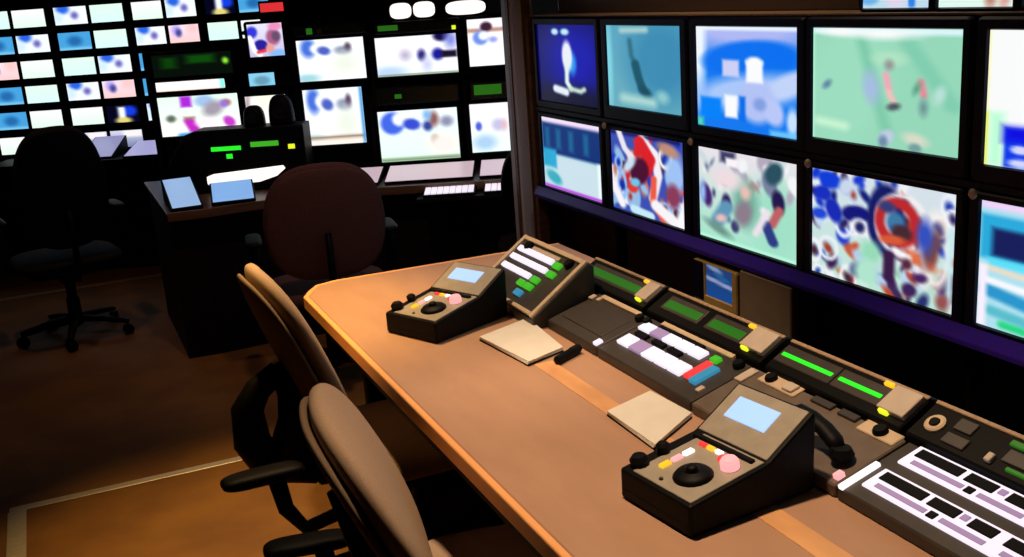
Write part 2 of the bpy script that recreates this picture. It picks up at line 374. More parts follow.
pics[2, 2] = [('f', (60, 80, 180))] + crowd(3, 40, RB, .05, .13) + curls(4, 8, [(240, 240, 248), (150, 190, 240)], .05, .1, .018) + [
    ('r', 0, 0, .95, .04, (15, 15, 90), .04), ('l', [(.12, .0), (.2, .2), (.3, .3)], .04, (235, 230, 240), .03), ('l', [(.45, .06), (.62, .2), (.66, .45), (.58, .75)], .055, (245, 240, 245), .03), ('l', [(.42, .1), (.55, .28), (.5, .42)], .08, (220, 30, 40), .03), ('e', .40, .45, .13, .17, .3, (75, 15, 50), .04),
    ('l', [(.60, .5), (.58, .8), (.7, .95)], .04, (240, 90, 70), .03), ('l', [(.62, .82), (.85, .95)], .07, (248, 245, 248), .04), ('e', .26, .40, .05, .13, .7, (200, 225, 240), .04), ('e', .30, .66, .08, .08, 0, (225, 60, 45), .03), ('e', .34, .60, .07, .05, -.3, (110, 200, 235), .03),
    ('e', .88, .40, .11, .25, 0, (160, 195, 245), .08), ('e', .85, .65, .09, .14, 0, (140, 60, 90), .06), ('e', .8, .12, .14, .07, .3, (190, 140, 120), .05), ('l', [(.02, .7), (.14, .92)], .05, (250, 245, 250), .04), ('l', [(.3, .94), (.55, .97)], .05, (200, 235, 250), .03), ('e', .97, .95, .08, .2, 0, W, .05)]
GP = [(30, 40, 100), (150, 190, 190), (240, 240, 245), (170, 110, 120), (95, 140, 180), (70, 70, 90)]
pics[2, 3] = [('g', (235, 228, 235), (165, 230, 205)), ('e', .8, .6, .25, .4, 0, (160, 225, 200), .2)] + crowd(11, 26, [(245, 245, 248), (205, 220, 225), (225, 225, 235), (120, 130, 160), (180, 170, 190)], .03, .08, (0, 0, 1, .35)) + crowd(12, 14, [(60, 60, 110), (190, 120, 120), (240, 240, 245), (90, 130, 160)], .02, .05, (0, .3, .7, .8)) + [
    ('r', .24, .0, .40, .12, (60, 60, 100), .05), ('e', .78, .14, .08, .12, .3, (40, 80, 95), .04), ('r', .30, .07, .43, .16, (250, 245, 250), .03),
    ('e', .50, .52, .13, .25, 0, (120, 180, 160), .1), ('e', .48, .62, .08, .14, .2, (140, 125, 140), .06), ('e', .5, .40, .05, .07, 0, (235, 190, 180), .05), ('e', .08, .52, .06, .13, -.2, (70, 35, 110), .03), ('e', .04, .5, .03, .12, 0, (150, 190, 245), .04),
    ('e', .30, .56, .05, .10, 0, (45, 30, 85), .03), ('l', [(.30, .6), (.2, .78)], .07, (95, 150, 185), .05), ('e', .2, .86, .15, .05, .4, (110, 150, 140), .05), ('e', .24, .74, .06, .04, -.4, (235, 190, 185), .04),
    ('e', .82, .42, .06, .12, -.1, (28, 22, 75), .03), ('l', [(.83, .5), (.76, .66)], .04, (190, 95, 100), .03), ('l', [(.70, .68), (.77, .84)], .05, (40, 60, 130), .03), ('l', [(.72, .55), (.6, .8)], .03, (240, 225, 235), .04), ('l', [(0, .98), (1, .98)], .012, (190, 255, 225), .03), ('e', .3, .30, .15, .1, 0, (240, 220, 225), .1)]
pics[2, 4] = [('g', (215, 225, 235), (190, 230, 215))] + crowd(21, 60, [(25, 60, 205), (245, 245, 250), (240, 242, 248), (60, 30, 80), (150, 200, 175), (200, 90, 60), (180, 205, 235), (40, 50, 110)], .025, .06) + curls(5, 20, [(245, 245, 250), (235, 240, 250), (190, 215, 240)], .035, .07, .012) + crowd(22, 16, [(20, 55, 205), (15, 30, 120), (245, 246, 250)], .03, .06, (0, 0, .45, .4)) + crowd(23, 18, [(90, 45, 60), (190, 70, 50), (240, 235, 238), (60, 40, 90)], .025, .05, (.5, .3, 1, 1)) + [
    ('e', .14, .08, .10, .07, .4, (10, 60, 215), .03), ('e', .08, .22, .07, .07, .5, (15, 45, 190), .03), ('e', .17, .36, .06, .12, -.3, (15, 40, 180), .03), ('e', .06, .42, .06, .05, 0, (25, 70, 215), .03), ('e', .26, .12, .05, .09, .2, (200, 215, 235), .04), ('e', .34, .35, .11, .08, -.2, (12, 20, 120), .03), ('e', .37, .46, .07, .08, 0, (245, 242, 245), .03), ('e', .37, .46, .035, .05, 0, (25, 35, 100), .03),
    ('o', .55, .34, .10, .25, .028, (15, 25, 100), .03), ('o', .66, .36, .17, .26, .014, (248, 240, 240), .03), ('o', .63, .34, .12, .17, .034, (190, 40, 45), .03), ('e', .62, .33, .06, .08, 0, (60, 120, 165), .04), ('e', .66, .42, .07, .07, .3, (70, 40, 50), .04), ('e', .56, .22, .06, .05, .3, (50, 60, 120), .04), ('e', .60, .50, .09, .04, -.2, (215, 90, 55), .03), ('e', .80, .62, .10, .05, .6, (225, 110, 70), .04), ('o', .88, .5, .08, .28, .014, (248, 240, 235), .03), ('e', .86, .48, .05, .18, .2, (110, 70, 80), .05), ('e', .81, .40, .05, .14, 0, (50, 80, 190), .05),
    ('l', [(.62, .58), (.70, .62), (.72, .72)], .025, (250, 248, 250), .03), ('e', .70, .68, .035, .05, 0, (85, 40, 60), .03), ('l', [(.58, .64), (.58, .84)], .04, (55, 25, 70), .03), ('e', .79, .77, .05, .04, -.6, (70, 35, 95), .03), ('e', .72, .90, .05, .06, 0, (60, 35, 90), .03), ('e', .45, .66, .07, .10, 0, (150, 220, 185), .06), 
    ('e', .35, .86, .05, .07, .2, (85, 95, 140), .04), ('e', .42, .86, .08, .12, 0, (175, 230, 205), .06), ('l', [(.97, .3), (.97, .95)], .02, (200, 235, 240), .04), ('e', .93, .92, .04, .07, 0, (150, 80, 80), .04)]
pics[2, 5] = [('f', (175, 225, 240)), ('r', 0, 0, 1, .05, (250, 210, 250), .04), ('r', 0, .10, 1, .45, (40, 170, 220), .04), ('r', .07, .2, 1, .42, (20, 30, 90), .04), ('r', .05, .44, 1, .50, (90, 225, 250), .04),
    ('l', [(.05, .52), (1, .62)], .02, (240, 220, 195), .03), ('l', [(.05, .70), (.4, .78)], .05, (40, 150, 205), .04), ('l', [(.05, .62), (1, .72)], .025, (250, 250, 255), .03), ('l', [(.08, .86), (.5, .92)], .04, (90, 190, 205), .04), ('l', [(.15, .95), (.4, .97)], .03, (40, 215, 130), .03), ('r', 0, .5, .05, 1, (250, 240, 255), .03)]
colY = {1: (3.893, .528), 2: (3.297, .508), 3: (2.704, .511), 4: (2.126, .528), 5: (1.538, .514)}
zlo1 = {1: 1.172, 2: 1.192, 3: 1.172, 4: 1.188, 5: 1.184}
desc = {(1, 1): 'black monitor showing a white figure on deep blue', (1, 2): 'black monitor showing a dark figure on pale teal', (1, 3): 'black monitor showing white shapes on bright blue', (1, 4): 'black monitor showing players on a pale green pitch', (1, 5): 'black monitor with white picture and blue box, cut by right edge',
        (2, 1): 'black monitor with teal picture at the lower pillar end', (2, 2): 'black monitor showing a red and blue close-up of players', (2, 3): 'black monitor showing players by crowd above small framed screen', (2, 4): 'black monitor showing a dense crowd of fans in blue', (2, 5): 'black monitor with cyan striped picture, lower right edge'}
for (r, c), ops in pics.items():
    y, sw = colY[c]
    z0, z1 = (zlo1[c], 1.4865) if r == 1 else (.806, 1.1065)
    base = 1.143 if r == 1 else .76
    top = 1.5125 if r == 1 else 1.1245
    monitor('wall_monitor', desc[r, c], 'monitor', .578, top-base, -sw/2, z0-base, sw, z1-z0, (WX-.012, y, base), RZ, ops, 92, 58, 'picture monitors on the right wall')
# upper tier
up = [(2.104, .232, 'upper monitor with blue and white picture above green pitch monitor', [('g', (225, 245, 240), (190, 220, 235)), ('e', .5, .6, .2, .4, 0, (230, 215, 235), .1), ('e', .1, .85, .15, .1, 0, (110, 180, 235), .05), ('l', [(.72, .4), (.74, .95)], .05, (50, 130, 235), .03), ('e', .4, .2, .3, .2, 0, (70, 110, 200), .1)]),
      (1.856, .22, 'upper monitor with pale picture and reddish figures, middle of three', [('g', (240, 250, 245), (225, 250, 240)), ('e', .7, .8, .08, .2, 0, (190, 120, 100), .08), ('e', .9, .8, .07, .22, .2, (220, 150, 140), .08)]),
      (1.612, .22, 'upper monitor with pale green picture, rightmost of three', [('f', (200, 240, 225)), ('e', .5, .5, .3, .3, 0, (150, 200, 180), .2)])]
for y, sw, lb, ops in up:
    monitor('small_monitor', lb, 'monitor', sw+.022, .2, -sw/2, .007, sw, .170, (WX+.006, y, 1.522), RZ, ops, 44, 30, 'upper tier monitors')
MB().box(0, .018, -.29, .29, 0, .34, .004).build('wall_board', wallbrown).location = (WX+.10, 3.0, 1.522)
tag(bpy.data.objects['wall_board'], 'dark brown board standing on the rail above monitors', 'board')
bpy.data.objects['wall_board'].scale = (1, 4.0, 1)
# small framed screen and blank panel under the monitors
fr = thing('framed_screen', 'small blue screen in a yellow wooden frame under the monitors', 'screen', (WX-.03, 2.845, .33), RZ)
MB().ring(.25, .40, .155, .112, -.055, .285, .02, .006, .004).build('frame', mat('yellow_wood', (.75, .50, .16), .5, noise=(20, (.62, .40, .12), (1, 1, 1))), fr)
MB().box(-.122, -.06, -.003, 0, .27, .398, .001).build('dark_inset', navy, fr)
screen(fr, -.053, .287, .151, .108, .0055, [('g', (35, 60, 110), (20, 70, 140)), ('l', [(.05, .42), (.95, .52)], .06, (140, 150, 190), .05), ('e', .3, .08, .3, .08, .2, (120, 140, 180), .06), ('e', .6, .3, .3, .08, .2, (30, 90, 150), .06)], 24, 18)
MB().box(-.115, .115, .021, .05, .02, .38, .004).build('back_box', black, fr)
pn = MB().box(-.128, .128, 0, .03, 0, .415, .004).build('blank_panel', mat('taupe_panel', (.40, .28, .19), .6, noise=(12, (.34, .24, .165), (1, 1, 1)))); pn.location = (WX-.03, 2.578, .33); pn.rotation_euler = (0, 0, RZ)
tag(pn, 'plain taupe panel beside small framed screen under monitors', 'panel')

# ------------------------------------------------------------------ mixing console units
def slope_frame(A, B):
    """matrix: local x = up the slope (from front), local y = world Y, local z = normal"""
    d = Vector((B[0]-A[0], 0, B[1]-A[1])).normalized(); n = Vector((-d.z, 0, d.x))
    m = Matrix.Identity(4)
    for i in range(3): m[i][0], m[i][1], m[i][2], m[i][3] = d[i], (0, 1, 0)[i], n[i], (A[0], 0, A[1])[i]
    return m
LOW = slope_frame((1.16, .765), (1.33, .815)); BRI = slope_frame((1.325, .825), (1.40, .868)); TIL = slope_frame((1.12, .772), (1.30, .90))
def unit(name, label, prof, y0, y1, m, rim=None):
    yc = (y0+y1)/2
    t = thing(name, label, 'console', (prof[0][0], yc, .74), 0)
    off = Matrix.Translation((-prof[0][0], -yc, -.74))
    MB().prism(prof, y0+.002, y1-.002, 'y', .003).build('housing', m, t, mx=off)
    return t, off
def bit(t, off, fr, name, m, s0, s1, y0, y1, h=.006, lo=-.002, bev=.0015):
    return MB().box(s0, s1, min(y0, y1), max(y0, y1), lo, h, bev).build(name, m, t, mx=off @ fr)
def dial(t, off, fr, name, m, s, y, r, h=.014):
    return MB().lathe([(r*1.0, -.002), (r, h*.6), (r*.8, h), (0, h)], (s, y, 0), 16).build(name, m, t, mx=off @ fr, smooth=False)
lowp = [(1.16, .7405), (1.16, .765), (1.322, .8126), (1.322, .7405)]
brip = [(1.332, .7405), (1.325, .825), (1.40, .868), (1.42, .86), (1.42, .7405)]
tilp = [(1.12, .7405), (1.12, .772), (1.30, .90), (1.315, .89), (1.315, .7405)]
# raised key panel at the far end
t, off = unit('raised_key_panel', 'tilted key panel with pale rim and white and green keys, far end', tilp, 2.55, 2.97, consd)
for s0, s1, y0, y1 in ((.0, .220, 2.555, 2.572), (.0, .220, 2.948, 2.965), (.206, .22, 2.572, 2.948), (.002, .014, 2.572, 2.948)):
    bit(t, off, TIL, 'rim', consl, s0, s1, y0, y1, .008)
for s, ya, yb in ((.165, 2.70, 2.935), (.132, 2.69, 2.935), (.095, 2.74, 2.935)):
    n = 4; L = (yb-ya)/n
    for i in range(n): bit(t, off, TIL, 'key', whitekey, s, s+.018, ya+i*L+.002, ya+(i+1)*L-.002, .009)
for s, y in ((.160, 2.665), (.128, 2.655), (.092, 2.70), (.065, 2.70), (.065, 2.75)):
    bit(t, off, TIL, 'key', greenled, s, s+.02, y-.02, y+.02, .009)
bit(t, off, TIL, 'key', bluekey, .035, .055, 2.70, 2.74, .009)
for s, y in ((.19, 2.89), (.19, 2.62)): dial(t, off, TIL, 'knob', black, s, y, .016)
bit(t, off, TIL, 'key', cap,   .183, .197, 2.68, 2.86, .007)
# plain dark panel
t, off = unit('dark_console_panel', 'plain dark console panel with pale rail beside tilted keys', lowp, 2.262, 2.545, consd)
bit(t, off, LOW, 'rail', consl, .150, .165, 2.30, 2.50, .008); bit(t, off, LOW, 'rail', consl, .135, .150, 2.485, 2.50, .008)
bit(t, off, LOW, 'key', cap, .13, .15, 2.515, 2.535, .008); bit(t, off, LOW, 'key', whitekey, .004, .026, 2.268, 2.285, .008)
bit(t, off, LOW, 'touch_pad', consd, .035, .125, 2.30, 2.52, .003); dial(t, off, LOW, 'knob', black, .145, 2.28, .013)
# white key panel with red and blue keys
t, off = unit('white_key_panel', 'white backlit key panel with red and blue keys in console middle', lowp, 1.835, 2.26, consd)
for s0, s1, ya, yb, n in ((.045, .085, 1.945, 2.235, 5), (.115, .145, 1.965, 2.245, 5)):
    L = (yb-ya)/n
    for i in range(n): bit(t, off, LOW, 'key', whitekey if (i+n) % 4 else lilackey, s0, s1, ya+i*L+.003, ya+(i+1)*L-.003, .008)
for y in (2.20, 2.12, 2.05): bit(t, off, LOW, 'key', black, .092, .109, y-.028, y+.022, .009)
bit(t, off, LOW, 'rail', consl, .158, .172, 1.90, 2.20, .007); bit(t, off, LOW, 'key', black, .146, .157, 2.0, 2.19, .008)
bit(t, off, LOW, 'key', redled, .05, .12, 1.915, 1.937, .009); bit(t, off, LOW, 'key', bluekey, .045, .115, 1.882, 1.908, .009)
bit(t, off, LOW, 'key', greenled, .125, .145, 1.915, 1.94, .009); bit(t, off, LOW, 'key', cap, .03, .05, 1.845, 1.86, .008)
dial(t, off, LOW, 'knob', black, .145, 2.243, .012); dial(t, off, LOW, 'knob', black, .15, 1.86, .014)
# brown dial panel
t, off = unit('dial_console_panel', 'taupe console panel with pale-rimmed dials behind nearer control box', lowp, 1.372, 1.833, consm)
bit(t, off, LOW, 'key', cap, .11, .16, 1.80, 1.825, .006)
bit(t, off, LOW, 'dial_plate', consl, .138, .172, 1.38, 1.475, .004, bev=.002); bit(t, off, LOW, 'dial_plate', consl, .138, .172, 1.66, 1.78, .004, bev=.002)
dial(t, off, LOW, 'dial', black, .155, 1.425, .015); dial(t, off, LOW, 'dial', black, .155, 1.75, .014)
bit(t, off, LOW, 'key', cap, .142, .168, 1.67, 1.70, .010); bit(t, off, LOW, 'key', consd, .15, .168, 1.56, 1.62, .006); bit(t, off, LOW, 'key', consd, .15, .168, 1.49, 1.54, .006)
bit(t, off, LOW, 'key', pinklamp, .012, .03, 1.378, 1.392, .010)
# near backlit key panel
t, off = unit('backlit_key_panel', 'brightly backlit white key panel with black windows, near end', lowp, .80, 1.37, consd)
bit(t, off, LOW, 'light_bar', whitelamp, -.001, .088, 1.352, 1.364, .007)
for s in (.11, .028):
    bit(t, off, LOW, 'lit_plate', whitekey, s, s+.058, .81, 1.338, .005, bev=.003)
    for ya, yb in ((1.325, 1.225), (1.215, 1.155), (1.13, 1.08), (1.06, .99), (.97, .88)):
        bit(t, off, LOW, 'window', black, s+.028, s+.051, ya, yb, .007)
    for ya, yb in ((1.315, 1.20), (1.17, 1.08), (1.05, .95), (.93, .83)):
        bit(t, off, LOW, 'label_strip', lilackey, s+.008, s+.02, ya, yb, .0065)
    bit(t, off, LOW, 'key', black, s+.006, s+.022, 1.195, 1.178, .0075); bit(t, off, LOW, 'key', lilackey, s+.034, s+.048, 1.15, 1.135, .0075)
# display bridge
segs = [(2.315, 2.70, 'green-lit display strip at the far end of the console bridge', [(2.39, 2.66, greendim)], (2.32, 2.372)),
        (1.818, 2.298, 'green-lit display strip behind white key panel with red keys', [(2.10, 2.25, greendim), (1.925, 2.055, greendim)], (1.825, 1.905)),
        (1.395, 1.80, 'display strip with two bright green lines behind dial panel', [(1.625, 1.785, greenbright), (1.485, 1.605, greenbright)], (1.402, 1.47))]
for y0, y1, lb, gs, wq in segs:
    t, off = unit('display_strip', lb, brip, y0, y1, black); t['group'] = 'console display strips'
    bit(t, off, BRI, 'back_rail_highlight', tanwood, .079, .0875, y0+.003, y1-.003, .004)  # tan colour stands in for the highlight along the back edge
    for ya, yb, m in gs:
        a = (.040, .050) if m is greenbright else (.030, .055)
        bit(t, off, BRI, 'display_window', consd, .022, .070, ya-.008, yb+.008, .0025)
        bit(t, off, BRI, 'green_readout', m, a[0], a[1], ya, yb, .004)
    bit(t, off, BRI, 'square_key', cap, .018, .078, wq[0], wq[1], .012); bit(t, off, BRI, 'lamp', yellowled, .012, .022, wq[1]-.03, wq[1]-.008, .010)
    bit(t, off, BRI, 'lamp', amber, .072, .082, wq[1]+.012, wq[1]+.035, .007)
t, off = unit('display_strip', 'console bridge strip with round socket and green window, near end', brip, .80, 1.385, black); t['group'] = 'console display strips'
bit(t, off, BRI, 'back_rail_highlight', tanwood, .079, .0875, .81, 1.38, .004)
dial(t, off, BRI, 'socket', consl, .04, 1.345, .020, .006); dial(t, off, BRI, 'socket_core', black, .04, 1.345, .011, .009)
bit(t, off, BRI, 'window', consd, .045, .072, 1.27, 1.31, .004); bit(t, off, BRI, 'window', consd, .012, .036, 1.26, 1.31, .004)
bit(t, off, BRI, 'key', cap, .012, .030, 1.20, 1.213, .009); bit(t, off, BRI, 'green_readout', greendim, .060, .072, 1.08, 1.20, .005); bit(t, off, BRI, 'green_readout', greendim, .012, .020, 1.08, 1.17, .005)
bit(t, off, BRI, 'window', consd, .026, .054, 1.08, 1.19, .004)

# ------------------------------------------------------------------ camera control boxes on the desk
def control_box(label, fl, fr_, hb):
    """fl, fr_: front-left and front-right foot corners (x,y)"""
    a, b = Vector(fl), Vector(fr_)
    rz = math.atan2((b-a).y, (b-a).x); wd = (b-a).length; mid = (a+b)/2
    t = thing('control_box', label, 'controller', (mid.x, mid.y, .7412), rz, 'joystick control boxes on the desk')   # local x = right, y = back
    hw = wd/2; d = .285; kd = .175; h0, h1 = .058, .084
    prof = [(0, 0), (0, h0), (kd, h1), (d, hb), (d+.004, hb-.01), (d, 0)]
    MB().prism(prof, -hw, hw, 'x', .006, 2).build('housing', black, t)
    sl = math.atan2(h1-h0, kd); F = Matrix.Translation((0, 0, h0)) @ Matrix.Rotation(sl, 4, 'X')
    st = math.atan2(hb-h1, d-kd); G = Matrix.Translation((0, kd, h1)) @ Matrix.Rotation(st, 4, 'X')
    L1 = math.hypot(kd, h1-h0); L2 = math.hypot(d-kd, hb-h1)
    MB().box(-hw+.03, hw-.008, .008, L1-.002, -.002, .002, .001).build('top_plate', topgrey, t, mx=F)
    MB().box(-hw+.008, hw-.008, .004, L2-.006, -.002, .002, .001).build('screen_plate', topgrey, t, mx=G)
    MB().box(-hw+.035, hw-.055, L2*.38, L2-.030, .0, .004, .001).build('screen', glow('pale_blue_screen', (170, 208, 255), 1.0), t, mx=G)
    MB().box(-hw+.02, hw-.02, L1-.022, L1-.010, 0, .007, .002).build('rest_bar', black, t, mx=F)
    MB().lathe([(.036, 0), (.036, .004), (.030, .010), (.016, .012), (.010, .014), (.012, .018), (.008, .022), (0, .023)], (.03, .065, .001), 20).build('joystick', black, t, mx=F, smooth=True)
    MB().lathe([(.017, 0), (.017, .014), (.013, .02), (0, .021)], (.058, .125, .001), 18).build('round_key', pinklamp, t, mx=F)
    MB().lathe([(.011, 0), (.011, .006), (0, .006)], (.03, .135, .001), 14).build('round_key', redled, t, mx=F)
    for i, m in enumerate((amber, pinklamp, whitelamp)):
        MB().box(-.042, -.030, .045+i*.027, .068+i*.027, 0, .008, .002).build('lit_key', m, t, mx=F)
    for i, m in enumerate((redled, amber, whitelamp)):
        MB().box(-.045+i*.022, -.027+i*.022, .140, .150, 0, .008, .002).build('lit_key', m, t, mx=F)
    MB().lathe([(.016, 0), (.018, .012), (.012, .02), (0, .021)], (-hw+.022, .03, 0), 16).build('side_knob', black, t, mx=F)
    MB().lathe([(.011, 0), (.013, .016), (.008, .021), (0, .022)], (-hw+.022, .085, 0), 16).build('side_knob', black, t, mx=F)
    MB().lathe([(.004, 0), (.004, .004), (0, .004)], (-.005, .022, .001), 10).build('indicator', consd, t, mx=F)
    MB().box(-hw+.01, hw-.01, -.001, .0005, .012, .02, .0004).build('front_groove', black, t)
    return t
control_box('black joystick control box with lit screen, nearest the desk end', (.772, 2.775), (.855, 2.592), .140)
control_box('black joystick control box with lit screen, nearer and larger in view', (.842, 1.573), (.866, 1.379), .152)
# ------------------------------------------------------------------ pads, pen, stand
def notepad(label, corners):
    c = [Vector(p) for p in corners]; mid = sum(c, Vector((0, 0)))/4
    t = thing('notepad', label, 'notepad', (mid.x, mid.y, .7412), 0, 'notepads on the desk')
    q = [tuple(p-mid) for p in c]
    MB().prism([(x*1.01, y*1.01) for x, y in q], 0, .003, 'z').build('backing_card', black, t)
    for i in range(3):
        r = Matrix.Rotation((i-1)*.012, 2)
        MB().prism([tuple(r @ Vector(p)*.995) for p in q], .0035+i*.003, .006+i*.003, 'z').build('sheet', paper, t)
    return t
notepad('square cream notepad beside the far control box', [(.962, 2.552), (1.14, 2.625), (1.108, 2.345), (.988, 2.297)])
notepad('square cream notepad touching the nearer control box', [(1.001, 1.916), (1.140, 1.965), (1.146, 1.808), (.996, 1.712)])
pen = thing('marker_pen', 'thick black marker pen at the edge of the far notepad', 'pen', (1.085, 2.285, .7412), R(30))
MB().lathe([(0, 0), (.010, .002), (.011, .008), (.011, .075), (.009, .08), (0, .08)], n=14, mx=Matrix.Translation((-.04, 0, .011)) @ Matrix.Rotation(PI/2, 4, 'Y')).build('barrel', black, pen)
MB().lathe([(.0112, 0), (.012, .003), (.012, .03), (.008, .036), (0, .036)], n=14, mx=Matrix.Translation((.028, 0, .012)) @ Matrix.Rotation(PI/2, 4, 'Y')).build('cap', dark, pen)
ps = thing('pen', 'slim white pen beside the nearer notepad and control box', 'pen', (.955, 1.655, .7412), R(-68))
MB().lathe([(0, 0), (.002, .006), (.0045, .014), (.0045, .09), (.004, .095), (0, .095)], n=10, mx=Matrix.Translation((-.05, 0, .0046)) @ Matrix.Rotation(PI/2, 4, 'Y')).build('barrel', mat('white_plastic', (.8, .78, .75), .35, noise=(10, (.75, .73, .7), (1, 1, 1))), ps)
MB().lathe([(.0047, 0), (.005, .002), (.005, .026), (.002, .03), (0, .03)], n=10, mx=Matrix.Translation((.035, 0, .0052)) @ Matrix.Rotation(PI/2, 4, 'Y')).build('cap', black, ps)
hs = thing('handset', 'black curved handset leaning behind the nearer control box', 'handset', (1.20, 1.475, .787), R(-12))
MB().tube([(-.022, .055, .052), (-.008, .05, .054), (.008, .03, .046), (.018, .0, .036), (.022, -.03, .024), (.02, -.05, .016)], [.014, .02, .019, .018, .018, .013], 12, .8).build('grip', black, hs, smooth=True)
MB().lathe([(.020, 0), (.024, .01), (.018, .022), (0, .024)], (.022, -.055, 0), 16).build('ear_cup', black, hs)
MB().tube([(-.015, .05, .05), (-.014, .055, .03), (-.012, .058, .012)], .008, 10).build('prop', black, hs, smooth=True)

# ------------------------------------------------------------------ swivel chairs
def swivel_chair(label, loc, rz, fab, recline=24, arms=True, top=1.0, seat_z=.47, width=.46, arm_y=.29, arm_x=.02, shell=black, lever=None, sides=(-1, 1), arm_drop=0, heavy=False):
    """local +x = the way the sitter faces"""
    t = thing('swivel_chair', label, 'chair', (loc[0], loc[1], 0), rz)
    hb = top-seat_z-.02
    bend = lambda co: Vector((co.x + .35*co.y**2 - .10*(co.z/.3)*0, co.y*(1 - .18*max(0, co.z/hb)), co.z))
    rec = Matrix.Translation((-.20, 0, seat_z+.05)) @ Matrix.Rotation(-R(recline), 4, 'Y') @ Matrix.Translation((0, 0, hb/2/math.cos(R(recline))))
    H = hb/math.cos(R(recline))
    MB().pad(.075, width, H, 2.7, 2.6, 14, bend).build('backrest', fab, t, smooth=True, mx=rec)
    MB().pad(.035, width*.96, H*.95, 2.9, 2.6, 12, lambda co: bend(co) + Vector((-.034, 0, 0))).build('back_shell', shell, t, smooth=True, mx=rec)
    # bracket from shell to under the seat
    bk = MB(); lean = math.tan(R(recline))
    up_ = Vector((-.27-.18*lean, 0, seat_z+.26))
    bk.tube([up_, (-.29-.06*lean, 0, seat_z+.12), (-.30, 0, seat_z), (-.25, 0, seat_z-.085), (-.12, 0, seat_z-.10), (.02, 0, seat_z-.10)], [.03, .034, .034, .034, .034, .034], 12, .45)
    if arms == 'rear' and heavy:
        bk.tube([(-.34, 0, seat_z+.24), (-.40, 0, seat_z+.20), (-.435, 0, seat_z+.15), (-.435, 0, seat_z+.06), (-.40, 0, seat_z-.02), (-.27, 0, seat_z-.07)], [.03, .036, .044, .05, .05, .036], 12, .9)
        bk.tube([(-.31, 0, seat_z+.24), (-.315, 0, seat_z+.10), (-.35, 0, seat_z-.01)], [.036, .044, .055], 12, .9)
    bk.build('back_bracket', black, t, smooth=True)
    MB().pad(.46, .52, .085, 4.5, 2.6, 12, plane='xy').build('seat', fab, t, smooth=True, mx=Matrix.Translation((-.01, 0, seat_z-.03)))
    MB().pad(.42, .43, .05, 4.5, 4, 8, plane='xy').build('seat_pan', black, t, smooth=True, mx=Matrix.Translation((-.01, 0, seat_z-.075)))
    MB().lathe([(.05, seat_z-.10), (.05, seat_z-.16), (.026, seat_z-.18), (.026, .22), (.034, .21), (.036, .07), (.02, .06), (0, .06)], (.02, 0, 0), 16).build('gas_lift', black, t)
    for k in range(5):
        a = 2*PI*k/5 + .3; c_, s_ = math.cos(a), math.sin(a)
        lg = MB().tube([(.02+.03*c_, .03*s_, .10), (.02+.16*c_, .16*s_, .09), (.02+.28*c_, .28*s_, .068)], [.026, .022, .016], 10, .7).build('leg', black, t, smooth=True)
        cs = MB().lathe([(.012, -.022), (.027, -.020), (.027, -.004), (.012, -.002), (.012, .002), (.027, .004), (.027, .020), (.012, .022)], n=16, mx=Matrix.Translation((.02+.275*c_, .275*s_, .028)) @ Matrix.Rotation(a+.6, 4, 'Z') @ Matrix.Rotation(PI/2, 4, 'X'))
        cs.build('castor', black, lg)
    for s in (sides if arms else ()):
        if arms == 'rear':      # arms swung back behind the shell
            ax, az = -.47+arm_drop*.4, seat_z+.085-arm_drop
            pts = [(ax+.03, s*.29, az-.01), (ax+.045, s*.29, az-.10), (ax+.09, s*.28, az-.17), (-.10, s*.18, seat_z-.085)]
        else:
            ax, az = arm_x, seat_z+.20
            pts = [(ax, s*arm_y, az-.01), (ax+.01, s*(arm_y+.008), az-.12), (ax+.03, s*(arm_y-.01), seat_z-.05), (ax+.03, s*(arm_y-.13), seat_z-.08)]
        ar = MB().pad(.20 if arms == 'rear' else .24, .07, .035, 4, 3, 6, plane='xy').build('armrest', black, t, smooth=True, mx=Matrix.Translation((ax, s*(.29 if arms == 'rear' else arm_y), az)))
        MB().tube(pts, [.022, .02, .02, .02], 10, .6).build('arm_post', black, ar, smooth=True)
    if lever:
        MB().tube(lever, [.012]*(len(lever)-1)+[.017], 10).build('lever', black, t, smooth=True)
    return t
swivel_chair('beige reclined swivel chair at the desk end, the farther one', (.795, 2.74), R(2), beige, 20, 'rear', .965, sides=(-1,), shell=taupe, heavy=True)
swivel_chair('beige reclined swivel chair nearest the camera, cut by bottom edge', (.755, 1.84), R(-11), beige, 25, 'rear', .89, shell=taupe, arm_drop=.085)
swivel_chair('dark red-brown swivel chair seen from behind before lit green display', (1.01, 4.50), R(82), darkfab, 8, True, .985, width=.50, shell=darkfab)
swivel_chair('black swivel chair in front of the far rack of small screens', (-.02, 5.95), R(100), blackfab, 6, True, 1.11, width=.44)
swivel_chair('black swivel chair half hidden behind the pillar', (2.18, 4.66), R(60), blackfab, 8, True, .93, width=.42)

